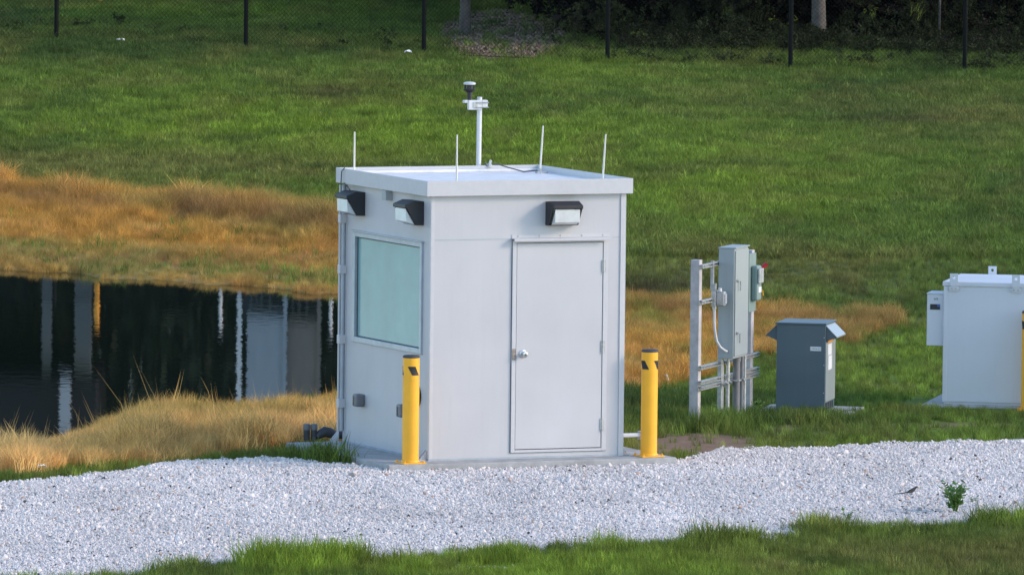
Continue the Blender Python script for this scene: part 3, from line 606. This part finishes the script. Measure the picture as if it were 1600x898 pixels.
jb = rb(.36,.50,.075,.12,1.27,1.44).build('junction_box','galv',rk,.006); rb(.385,.475,.12,.21,1.28,1.435).build('box_cover','galv',jb,.012); rb(.40,.46,.21,.222,1.30,1.41).build('box_lens','wframe',jb,.005)
MB().tube([(.40,-.16,1.435),(.40,-.16,1.47)],.02,10).build('box_cap','whitemetal',jb,0,True)
rb(.37,.41,.06,.09,1.44,1.76).build('steel_channel','galv',rk); rb(.37,.41,.09,.12,1.44,1.52).build('channel_clamp','galv',rk,.004)
MB().tube([(.40,-.10,1.27),(.40,-.10,1.12),(.405,-.105,1.02),(.43,-.12,.90),(.47,-.15,.83),(.52,-.19,.79),(.549,-.20,.785)],.014,10).build('flexible_conduit','whitecable',rk,0,True)
MB().lathe([(.022,0),(.022,.03)],(.40,-.10,1.245),10).build('conduit_fitting','galv',rk)
for a,n_off,r_,mm in ((.95,.19,.040,'pipe'),(1.11,.20,.022,'pipe'),(1.19,.21,.017,'galv'),(1.27,.18,.02,'pipe'),(.83,.13,.022,'galv')):
    MB().tube([(a,-n_off,0),(a,-n_off,.71)],r_,14).build('conduit',mm,rk,0,True)
    if r_>.03: MB().lathe([(.046,.65),(.046,.705)],(a,-n_off,0),14).build('conduit_coupling','pipe',rk,0,True)
for a,n_off in ((.95,.19),(1.11,.2)): rb(a-.05,a+.05,.09,n_off+.045,.435,.455).build('pipe_clamp','galv',rk,.004)
for a in (.70,.84): MB().tube([(a,-.12,.40),(a,-.16,.44)],.024,8).build('clamp_nut','galv',rk,0,True)

# ================================================================== SLATE CABINET
p = hit(1288,646); GR = R(-12)
e = empty('equipment_cabinet',(p[0],p[1],-.075),GR,'slate blue metal cabinet with angled side hoods on a small concrete pad','cabinet')
gp = MB().box(-.74,.3,-.16,.80,-.12,-.002).build('concrete_pad','conc',None,.01); gp.location=(p[0],p[1],-.075); gp.rotation_euler=(0,0,GR); tag(gp,'small concrete pad under the slate blue cabinet','concrete pad')
LW, LD, LH = .535,.60,.955   # x from -LW to 0, y 0..LD
MB().box(-LW,0,0,LD,.0,LH-.02).build('body','gen',e,.004)
MB().box(-LW-.012,.012,-.012,LD+.012,LH-.02,LH).build('lid','gen',e,.004)
hood = lambda x0,s: [(x0,LH-.025),(x0,LH-.20),(x0+s*.115,LH-.165),(x0+s*.125,LH-.15),(x0+s*.02,LH-.025)]
for x0,s,mm in ((0,1,'gen_sunlit'),(-LW,-1,'gen')):
    a0_ = (0.03,LD-.06)
    for yy in a0_: MB().prism([(x0+s*.001,LH-.026),(x0+s*.001,LH-.20),(x0+s*.12,LH-.148)],'y',yy,yy+.008).build('hood_side','gen',e)
    MB().prism([(x0+s*.001,LH-.022),(x0+s*.125,LH-.145),(x0+s*.125,LH-.158),(x0+s*.118,LH-.158),(x0+s*.118,LH-.150),(x0+s*.001,LH-.034)],'y',.025,LD-.047).build('hood',mm,e,.002)
rp_=MB().box(.001,.009,.015,LD-.015,.10,LH-.21).build('side_panel','gen_sunlit',e,.002)  # lighter overlay, painting the right face as sunlit
MB().box(.001,.006,.05,LD-.10,.015,.085).build('vent_opening','ink',e)
for k in range(4): MB().box(.006,.012,.09+.12*k,.10+.12*k,.015,.09).build('vent_bar','gen',e)
MB().box(.0095,.012,.10,.42,.735,.765).build('sticker','orange',rp_); MB().box(.0095,.012,.12,.34,.60,.72).build('sticker','paper',rp_); MB().box(.0095,.012,.14,.36,.44,.59).build('sticker','paper',rp_)
np_=MB().box(-.165,-.045,-.003,-.0005,.655,.70).build('name_plate','paper',e); MB().box(-.16,-.152,-.0045,-.003,.66,.695).box(-.06,-.052,-.0045,-.003,.66,.695).box(-.14,-.125,-.0045,-.003,.668,.688).box(-.118,-.105,-.0045,-.003,.668,.688).box(-.098,-.088,-.0045,-.003,.668,.688).box(-.08,-.07,-.0045,-.003,.668,.688).build('print','wframe',np_)
for z in (.2,.5,.8): MB().lathe([(.006,0),(.006,.004)],(-.012,-.0,z),8,(0,-1,0)).build('screw','galv',e)

# ================================================================== WHITE CABINET
p = hit(1472,636); WR = R(-11)
e = empty('generator_enclosure',(p[0],p[1],-.07),WR,'large white metal enclosure with lifting lugs at the right edge','enclosure')
gp = MB().box(-.22,2.6,-.04,1.6,-.12,-.002).build('concrete_pad','conc',None,.01); gp.location=(p[0],p[1],-.07); gp.rotation_euler=(0,0,WR); tag(gp,'concrete pad under the large white enclosure','concrete pad')
CW,CD,CHh=2.3,1.30,1.345
bd=MB().box(0,CW,0,CD,.03,CHh-.05).build('body','cabw',e,.004); MB().box(.02,CW-.02,.02,CD-.02,0,.03).build('skirt','cabw',e)
MB().box(-.012,CW+.012,-.012,CD+.012,CHh-.05,CHh).build('lid','cabw',e,.006); MB().box(.003,.045,-.006,-.0005,.03,CHh-.055).build('corner_strip','cabw',bd,.002)
def lug(x0,y0):
    l=MB().prism([(x0,CHh-.10),(x0+.09,CHh-.10),(x0+.10,CHh-.085),(x0+.10,CHh-.06),(x0+.09,CHh-.05),(x0,CHh-.05),(x0-.01,CHh-.06),(x0-.01,CHh-.085)],'y',y0-.008,y0-.001) if y0<.5 else MB()
    n=12; c=(x0+.045,CHh+.045); out=[(x0,CHh-.05),(x0+.09,CHh-.05),(x0+.09,CHh+.075),(x0+.078,CHh+.09),(x0+.012,CHh+.09),(x0,CHh+.075)]
    # ring plate with a hole
    V=[];ang=[2*math.pi*k/24 for k in range(24)]
    def outer(a):
        dx,dz=math.cos(a),math.sin(a); tx=(.045 if dx>0 else -.045)/dx if abs(dx)>1e-6 else 9; tz=(.045 if dz>0 else -.095)/dz if abs(dz)>1e-6 else 9; t_=min(abs(tx),abs(tz)); return (c[0]+dx*t_,c[1]+dz*t_)
    for yy in (y0-.016,y0-.006):
        V+=[(outer(a)[0],yy,outer(a)[1]) for a in ang]; V+=[(c[0]+.016*math.cos(a),yy,c[1]+.016*math.sin(a)) for a in ang]
    Fc=[]
    for k in range(24):
        q=(k+1)%24; Fc+=[(k,q,24+q,24+k),(48+k,72+k,72+q,48+q),(k,48+k,48+q,q),(24+k,24+q,72+q,72+k)]
    l.add(V,Fc)
    o=l.build('lifting_lug','cabw',e)
    if y0<.5:
        for xx in (.02,.07): MB().lathe([(.012,0),(.012,.008)],(x0+xx,y0-.008,CHh-.075),6,(0,-1,0)).build('bolt','galv',o)
lug(.07,-.012); lug(.755,-.012); lug(.30,CD+.02); lug(1.6,-.012)
bx=MB().box(-.19,-.004,.05,.40,.635,1.20).build('side_box','cabw',e,.006); MB().box(-.195,-.004,.04,.41,1.20,1.212).build('box_lid','cabw',bx,.002)
MB().box(-.155,-.045,.046,.0495,1.03,1.09).build('display_label','ink',bx); MB().box(-.075,-.047,.043,.0458,1.062,1.087).build('blue_print','blue',bx)
lt=MB(); 
for (x1,z1,x2,z2) in ((-.115,1.155,-.105,1.135),(-.105,1.135,-.095,1.155),(-.085,1.155,-.070,1.155),(-.085,1.155,-.085,1.146),(-.085,1.146,-.072,1.144),(-.072,1.144,-.074,1.135)): lt.tube([(x1,.048,z1),(x2,.048,z2)],.0022,4)
lt.build('lettering','ink',bx)

# ================================================================== FENCE
PU=[(-500,42),(-206,55),(88,67),(384,78),(662,89),(949,102),(1235,111),(1507,118),(1780,126),(2050,133)]
fp=[hit(u_,v_) for u_,v_ in PU]; FH=2.35
f0=fp[0]; fe=empty('chain_link_fence',f0,0,'black chain link fence running along the top of the grass slope','fence')
loc=[Vector(q)-Vector(f0) for q in fp]
for q in loc:
    pst=MB().tube([(q.x,q.y,-.1+q.z),(q.x,q.y,q.z+FH+.05)],.040,10).build('post','fence',fe,0,True); MB().lathe([(.044,0),(.044,.03),(.02,.055)],(q.x,q.y,q.z+FH+.05),10).build('post_cap','fence',pst)
mesh=MB()
for a_,b_ in zip(loc[:-1],loc[1:]):
    MB().tube([(a_.x,a_.y,a_.z+FH),(b_.x,b_.y,b_.z+FH)],.022,8).build('top_rail','fence',fe,0,True)
    MB().tube([(a_.x,a_.y,a_.z+.06),(b_.x,b_.y,b_.z+.06)],.008,5).build('bottom_wire','fence',fe)
    L_=(b_-a_).length; n_=int(L_/.075)
    for sgn in (1,-1):
        for k in range(-int(FH/.075),n_+int(FH/.075)+1):
            t0=k/n_; t1=t0+sgn*FH/L_; h0,h1=.03,FH
            lo,hi=(t0,t1) if t0<t1 else (t1,t0)
            if hi<=0 or lo>=1: continue
            c0,c1=max(0,min(1,t0)),max(0,min(1,t1))
            g0=h0+(h1-h0)*(c0-t0)/(t1-t0); g1=h0+(h1-h0)*(c1-t0)/(t1-t0)
            p_=a_.lerp(b_,c0)+Vector((0,-.03,g0)); q_=a_.lerp(b_,c1)+Vector((0,-.03,g1)); mesh.tube([p_,q_],.0022,3,False)
mo=mesh.build('chain_mesh','fence',fe); tag(mo,kind='stuff')

# ================================================================== WOOD BEHIND THE FENCE
def leafmass(n, sx, sy, sz, size, seed, hollow=.0):
    r=np.random.default_rng(seed); cl=r.normal(0,1,(max(8,n//60),3)); cl/=np.linalg.norm(cl,axis=1)[:,None]; cl*=r.uniform(.35,1,(len(cl),1))**.5
    c=cl[r.integers(0,len(cl),n)]+r.normal(0,.13,(n,3)); c=c*np.array([sx,sy,sz])
    a=r.normal(0,1,(n,3)); a/=np.linalg.norm(a,axis=1)[:,None]; b=np.cross(a,r.normal(0,1,(n,3))); b/=np.linalg.norm(b,axis=1)[:,None]
    s_=size*r.uniform(.5,1.2,(n,1)); V=np.stack([c-a*s_,c+b*s_*.45,c+a*s_,c-b*s_*.45],1).reshape(-1,3); Fc=np.arange(4*n).reshape(-1,4)
    return V,Fc
def np_obj(name,V,Fc,m,parent):
    me=bpy.data.meshes.new(name); me.from_pydata(V.tolist(),[],Fc.tolist()); me.materials.append(M[m]); o=bpy.data.objects.new(name,me); sc.collection.objects.link(o); o.parent=parent; return o
CROWN=[leafmass(5000,1,1,1,.055,s_) for s_ in (1,2,3)]
def tree(x,y,h,cw,rtr,lab,lean=0,bark='bark',crown0=.42,i=0,lm='leaf'):
    z=float(ground(x,y)); e=empty('tree',(x,y,z-.1),random.uniform(0,6),lab,'tree','trees behind the fence')
    r=random.Random(int(x*10+y)); pts=[(0,0,0)]; 
    for k in range(1,6): pts.append((lean*k/5+r.uniform(-.05,.05)*k,r.uniform(-.05,.05)*k,h*.8*k/5))
    tk=MB().tube(pts,[rtr*1.25,rtr,rtr*.85,rtr*.7,rtr*.5,rtr*.25],12)
    for k in range(7):
        q=Vector(pts[2+k%3]); a=r.uniform(0,6.28); d=Vector((math.cos(a),math.sin(a),r.uniform(.4,1)))*cw*.6
        tk.tube([q,q+d*.5+Vector((0,0,.1)),q+d],[rtr*.4,rtr*.25,rtr*.08],6)
    tk.build('trunk',bark,e,0,True)
    V,Fc=CROWN[i%3]; V=V*np.array([cw,cw,h*(1-crown0)*.55])+np.array([lean,0,h*(crown0+(1-crown0)*.5)]); np_obj('crown',V,Fc,lm,e)
    return e
def beyond(u,Y): dx,dy,dz=ray(u,0); t=Y/dy; return float(dx*t),Y
x,y=beyond(727,182); tree(x,y,7,2.2,.09,'slim grey trunk rising from the earth heap behind the fence',.1)
x,y=beyond(1281,179.5); TX=x; tree(x,y,9,3.0,.115,'thick pale trunk among the dark bushes behind the fence',.1)
x,y=beyond(1172,182); tree(x,y,6,2.0,.035,'thin bare stem in the dark bushes left of the thick pale trunk',.1,'bark')
x,y=beyond(1468,180); tree(x,y,6,2.0,.022,'thin pale stem just left of the last fence post on the right',.0,'bark')
TL=['dark tree beyond the fence whose reflection is right of the amber streak','dark tree beyond the fence whose reflection is midway between amber streak and white pole','dark tree beyond the fence mirrored just left of the white pole','tall dark tree behind the pale raised building','dark tree beyond the fence above the left edge of the booth','dark tree beyond the fence left of the earth heap trunk','dark tree beyond the undergrowth just right of the earth heap',
'dark tree beyond the undergrowth above the right front of the booth','dark tree beyond the undergrowth left of the thin bare stem','dark tree beyond the undergrowth right of the thick pale trunk','dark tree beyond the undergrowth right of the thin pale stem','dark tree beyond the undergrowth at the right edge','very tall dark tree behind the left half of the dark shed','very tall dark tree behind the right half of the dark shed','very tall dark tree past the left edge, behind the dark shed']+['dark tree beyond the fence, nearest outside the left edge of the picture','dark tree beyond the fence, middle one outside the left edge of the picture','dark tree beyond the fence, farthest outside the left edge of the picture']
for k,(u_,Y_,h_,cw_) in enumerate([(150,206,10,3.0),(240,204,11,3.2),(330,207,10,3.2),(430,222,12,3.5),(560,212,11,3.4),(680,206,10,3),(850,196,9,3.2),(1000,194,9,3),(1120,200,10,3.2),(1400,196,9,3.2),(1560,194,9,3),(1700,200,10,3),(-60,240,13,4.5),(60,236,13,4.5),(-250,230,13,4.5),(-560,205,11,3.6),(-800,212,11,3.6),(-1050,208,11,3.6)]):
    x,y=beyond(u_,Y_); tree(x,y,h_,cw_,.16,TL[k],0,'darkbark',.12 if u_<700 else .3,k)
# dark thicket
tl=proto_collection('thicket_clump',[ (lambda q:(q[0].tolist(),q[1].tolist()))(leafmass(170,.5,.5,.5,.07,50+k)) for k in range(5)]+[tuft(30,.9,.3,.012,.9) for k in range(2)],M['thick'])
n_=7000; x=rng.uniform(-.8,14,n_); y=rng.uniform(177.5,194,n_)
u0,_=proj(x,y,1.0); edge=sstep(730,860,u0+90*(fbm(x*2,y*.5,3)-.5)+(y-177)*9-150)
fy=(y-177.5)/16; z=ground(x,y)+rng.uniform(0,1,n_)*(.15+3.6*sstep(.05,.5,fy+.2*(fbm(x*1.3,y*.3,8)-.5)))
k=(rng.random(n_)<edge)&~((abs(x-TX)<.5)&(y<181)&(z>.95)); x,y,z,fy=x[k],y[k],z[k],fy[k]; m_=len(x); s=rng.uniform(.5,1.1,m_); lowf=(fy<.22)
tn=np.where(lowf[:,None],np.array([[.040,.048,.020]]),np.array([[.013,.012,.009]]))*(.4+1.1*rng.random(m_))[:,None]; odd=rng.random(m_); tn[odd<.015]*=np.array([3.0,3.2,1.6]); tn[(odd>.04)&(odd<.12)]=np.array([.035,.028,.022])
s=np.where(lowf,s*.45,s)
scatter('thicket',np.stack([x,y,z],1),rng.integers(0,7,m_),rots(m_,.5),np.stack([s,s,s],1),tn,tl,'dense dark brown and green undergrowth behind the fence on the right','undergrowth')
n_=2600; x=rng.uniform(-10,13,n_); y=rng.uniform(173,181,n_)
u_,v_=proj(x,y,ground(x,y)); nn=fbm(x*1.5,y*.5,14)
k=(rng.random(n_)<sstep(.42,.6,nn)*np.where(u_>860,1,.35))&(blob(u_,v_,775,70,100,36)<.3); x,y,u_=x[k],y[k],u_[k]; m_=len(x)
# keep this strip behind the fence line
fx=np.array([q[0] for q in fp]); fy_=np.array([q[1] for q in fp]); kb_=y>np.interp(x,fx,fy_)+.25; x,y,u_=x[kb_],y[kb_],u_[kb_]; m_=len(x)
s=rng.uniform(.12,.34,m_); tn=np.array([[.05,.062,.026]])*(.4+1.2*rng.random(m_))[:,None]
scatter('weeds',np.stack([x,y,ground(x,y)+.05],1),rng.integers(0,7,m_),rots(m_,.3),np.stack([s,s,s],1),tn,tl,'low olive weeds straggling along the foot of the fence','weeds')

# ================================================================== STRUCTURES BEYOND, SEEN MIRRORED IN THE POND
def mir(u,v,Y):
    dx,dy,dz=ray(u,v); t=Y/dy; return float(dx*t), 2*ZW-(CH+float(dz)*t)
def slabat(Y,u0,u1,v0,v1,thick,o,base=False):
    x0,_=mir(u0,v0,Y); x1,_=mir(u1,v0,Y); _,z0=mir(u0,v0,Y); _,z1=mir(u0,v1,Y)
    if base: z0=float(ground((x0+x1)/2,Y))-.1
    return MB().box(x0-o.x,x1-o.x,Y-o.y,Y+thick-o.y,z0-o.z,z1-o.z)
Y1=200.; x_,_=mir(60,450,Y1); o1=Vector((x_,Y1,float(ground(x_,Y1)))); e=empty('open_shed',o1,0,'dark roofed shed on grey columns beyond the fence, mirrored in the left of the pond','shed')
slabat(Y1,66,81,430,588,.3,o1,True).build('column','column',e,.01); slabat(Y1,117,143,430,592,.4,o1,True).build('column','column',e,.01); slabat(Y1,-190,-165,430,588,.4,o1,True).build('column','column',e,.01)
slabat(Y1+6,-260,112,430,590,.2,o1,True).build('back_wall','navy',e)
slabat(Y1-.5,-270,150,588,690,7,o1).build('roof','dark',e); slabat(Y1-.8,93,110,592,680,.2,o1).build('pale_panel','palewall',e)
Y2=196.; x_,_=mir(440,450,Y2); o2=Vector((x_,Y2,float(ground(x_,Y2)))); e=empty('raised_building',o2,0,'pale building raised on white posts beyond the fence, mirrored at the right of the pond','building')
for a_,b_,mm in ((371,378,'bwhite'),(443,449,'palewall'),(496,502,'tanwall')): slabat(Y2-.1,a_,b_,450,650,.12,o2,True).build('post',mm,e)
for a_,b_ in ((391,394),(399,402),(407,411),(420,424),(456,459),(466,470),(478,481)): slabat(Y2+.3,a_,b_,450,498,.08,o2,True).build('railing_post','column',e)
slabat(Y2,386,443,494,650,1.5,o2).build('wall','palewall',e); slabat(Y2,449,497,500,650,1.5,o2).build('side_wall','tanwall',e); slabat(Y2+2,380,500,440,497,.1,o2,True).build('back_wall','navy',e)
slabat(Y2-.05,386,443,490,494,.1,o2).build('floor_edge','column',e)
for u_,v1_,lab in ((343,512,'white pole beyond the fence, mirrored left of the pale building'),(515,520,'white pole beyond the fence, mirrored close to the booth wall')):
    x_,z_=mir(u_,v1_,190); zb=float(ground(x_,190)); e=empty('marker_pole',(x_,190,zb-.1),0,lab,'pole','white poles beyond the fence'); MB().tube([(0,0,0),(.02,0,z_-zb+.1)],[.05,.03],8).build('pole','bwhite',e,0,True); MB().lathe([(.05,0),(.05,.03),(.01,.05)],(.02,0,z_-zb+.1),8).build('pole_cap','palewall',e)
x_,z_=mir(151,506,188); zb=float(ground(x_,188)); e=empty('amber_post',(x_,188,zb-.1),0,'bright amber post beyond the fence, mirrored near the left of the pond','post'); MB().tube([(0,0,0),(0,0,z_-zb+.1)],.05,10).build('post','amber',e,0,True); MB().lathe([(.055,0),(.055,.04),(.01,.06)],(0,0,z_-zb+.1),10).build('cap','amber',e)

# ================================================================== SMALL THINGS
def weed(u,v,h,n,lab,seed,lw=.05):
    x,y,z=hit(u,v); e=empty('leafy_weed',(x,y,z),0,lab,'weed','weeds along the gravel edge'); r=random.Random(seed); st=MB(); lf=MB()
    for k in range(n):
        a=r.uniform(0,6.28); L=h*r.uniform(.6,1.1); sp_=L*r.uniform(.1,.55); tip=Vector((sp_*math.cos(a),sp_*math.sin(a),L*.9)); mid=tip*.5+Vector((0,0,L*.08)); st.tube([(0,0,0),mid,tip],[.005,.004,.002],5)
        for q in range(7):
            t_=.3+.7*q/6; p_=mid*(1-abs(t_*2-1))*1+tip*max(0,t_*2-1) if t_>.5 else mid*(t_*2)
            b=r.uniform(0,6.28); d=Vector((math.cos(b),math.sin(b),r.uniform(-.1,.9))).normalized(); l_=lw*r.uniform(.7,1.4); s_=d.cross(Vector((0,0,1))).normalized()*l_*.28; nrm=d.cross(s_).normalized()*l_*.1
            lf.add([p_,p_+d*l_*.45+s_+nrm,p_+d*l_,p_+d*l_*.45-s_+nrm,p_+d*l_*.5],[(0,1,4),(1,2,4),(2,3,4),(3,0,4)])
    st.build('stems','weed',e); lf.build('leaves','weed',e)
weed(1493,806,.34,16,'bushy leafy weed on the right of the gravel edge',3,.085); weed(1325,820,.17,3,'small upright weed in the gravel edge, left of the bird',5,.05); weed(1277,822,.09,3,'tiny weed in the gravel edge furthest to the left',8,.04)
weed(1520,790,.12,3,'small weed close behind the bushy one',9,.04); weed(1120,655,.22,5,'leafy green weed at the foot of the meter rack',11,.05); weed(1180,652,.2,6,'leafy green weed between the rack and the slate cabinet',13,.05)
# bird
x,y,z=hit(1424,780); e=empty('bird',(x,y,z+.032),0,'small dark long tailed bird standing on the gravel, facing right','bird')
bd_=MB().tube([(-.045,0,.035),(-.025,0,.042),(0,0,.052),(.022,0,.065),(.034,0,.078),(.044,0,.088),(.054,0,.089),(.060,0,.086)],[.006,.014,.019,.018,.012,.012,.009,.003],12)
bd_.build('body','birdm',e,0,True)
MB().tube([(-.17,0,.018),(-.10,0,.026),(-.04,0,.036)],[.003,.005,.007],6).build('tail','birdm',e,0,True); MB().tube([(.058,0,.087),(.074,0,.083)],[.004,.0008],6).build('beak','ink',e,0,True)
MB().tube([(-.01,0,.036),(.008,0,.042),(.024,0,.055)],[.006,.012,.008],8).build('belly','birdb',e,0,True)
for s_ in (-1,1): MB().tube([(.0,.007*s_,.036),(.004,.008*s_,.018),(.0,.008*s_,0)],.0016,5).tube([(-.006,.008*s_,0),(.012,.008*s_,0)],.0014,4).build('leg','ink',e); MB().prism([(-.04,.030),(-.02,.05),(.012,.060),(.02,.048),(-.01,.034)],'y',.016*s_-.002,.016*s_+.002).build('wing','birdm',e)
# litter and debris
def rag(u,v,s,lab,seed,lift=.0):
    x,y,z=hit(u,v); r=random.Random(seed); V=[];Fc=[]
    for j in range(4):
        for i in range(4): V.append(((i-1.5)*s*.4+r.uniform(-.1,.1)*s,(j-1.5)*s*.3,r.uniform(0,.45)*s+(.25*s if 0<i<3 else 0)))
    for j in range(3):
        for i in range(3): q=j*4+i; Fc.append((q,q+1,q+5,q+4))
    o=MB().add(V,Fc).build('litter','litter',None,0,False); m=o.modifiers.new('thick','SOLIDIFY'); m.thickness=.004; o.location=(x,y,z+lift+.02); tag(o,lab,'litter','scraps of white litter')
rag(66,744,.07,'white scrap lying in the green strip left of the gravel',1,.06); rag(188,73,.12,'white scrap below the fence on the left',2,.06); rag(637,92,.10,'white scrap below the third fence post',3,.07)
x,y,z=hit(1043,600); e=empty('marker_stake',(x,y,z),0,'small tilted white marker in the grass right of the right bollard','marker'); MB().tube([(.01,0,0),(-.006,0,.06),(-.018,0,.11)],[.010,.018,.018],8).build('marker_head','litter',e,0,True); MB().tube([(.02,0,-.05),(.01,0,.01)],.005,5).build('stake','galv',e)
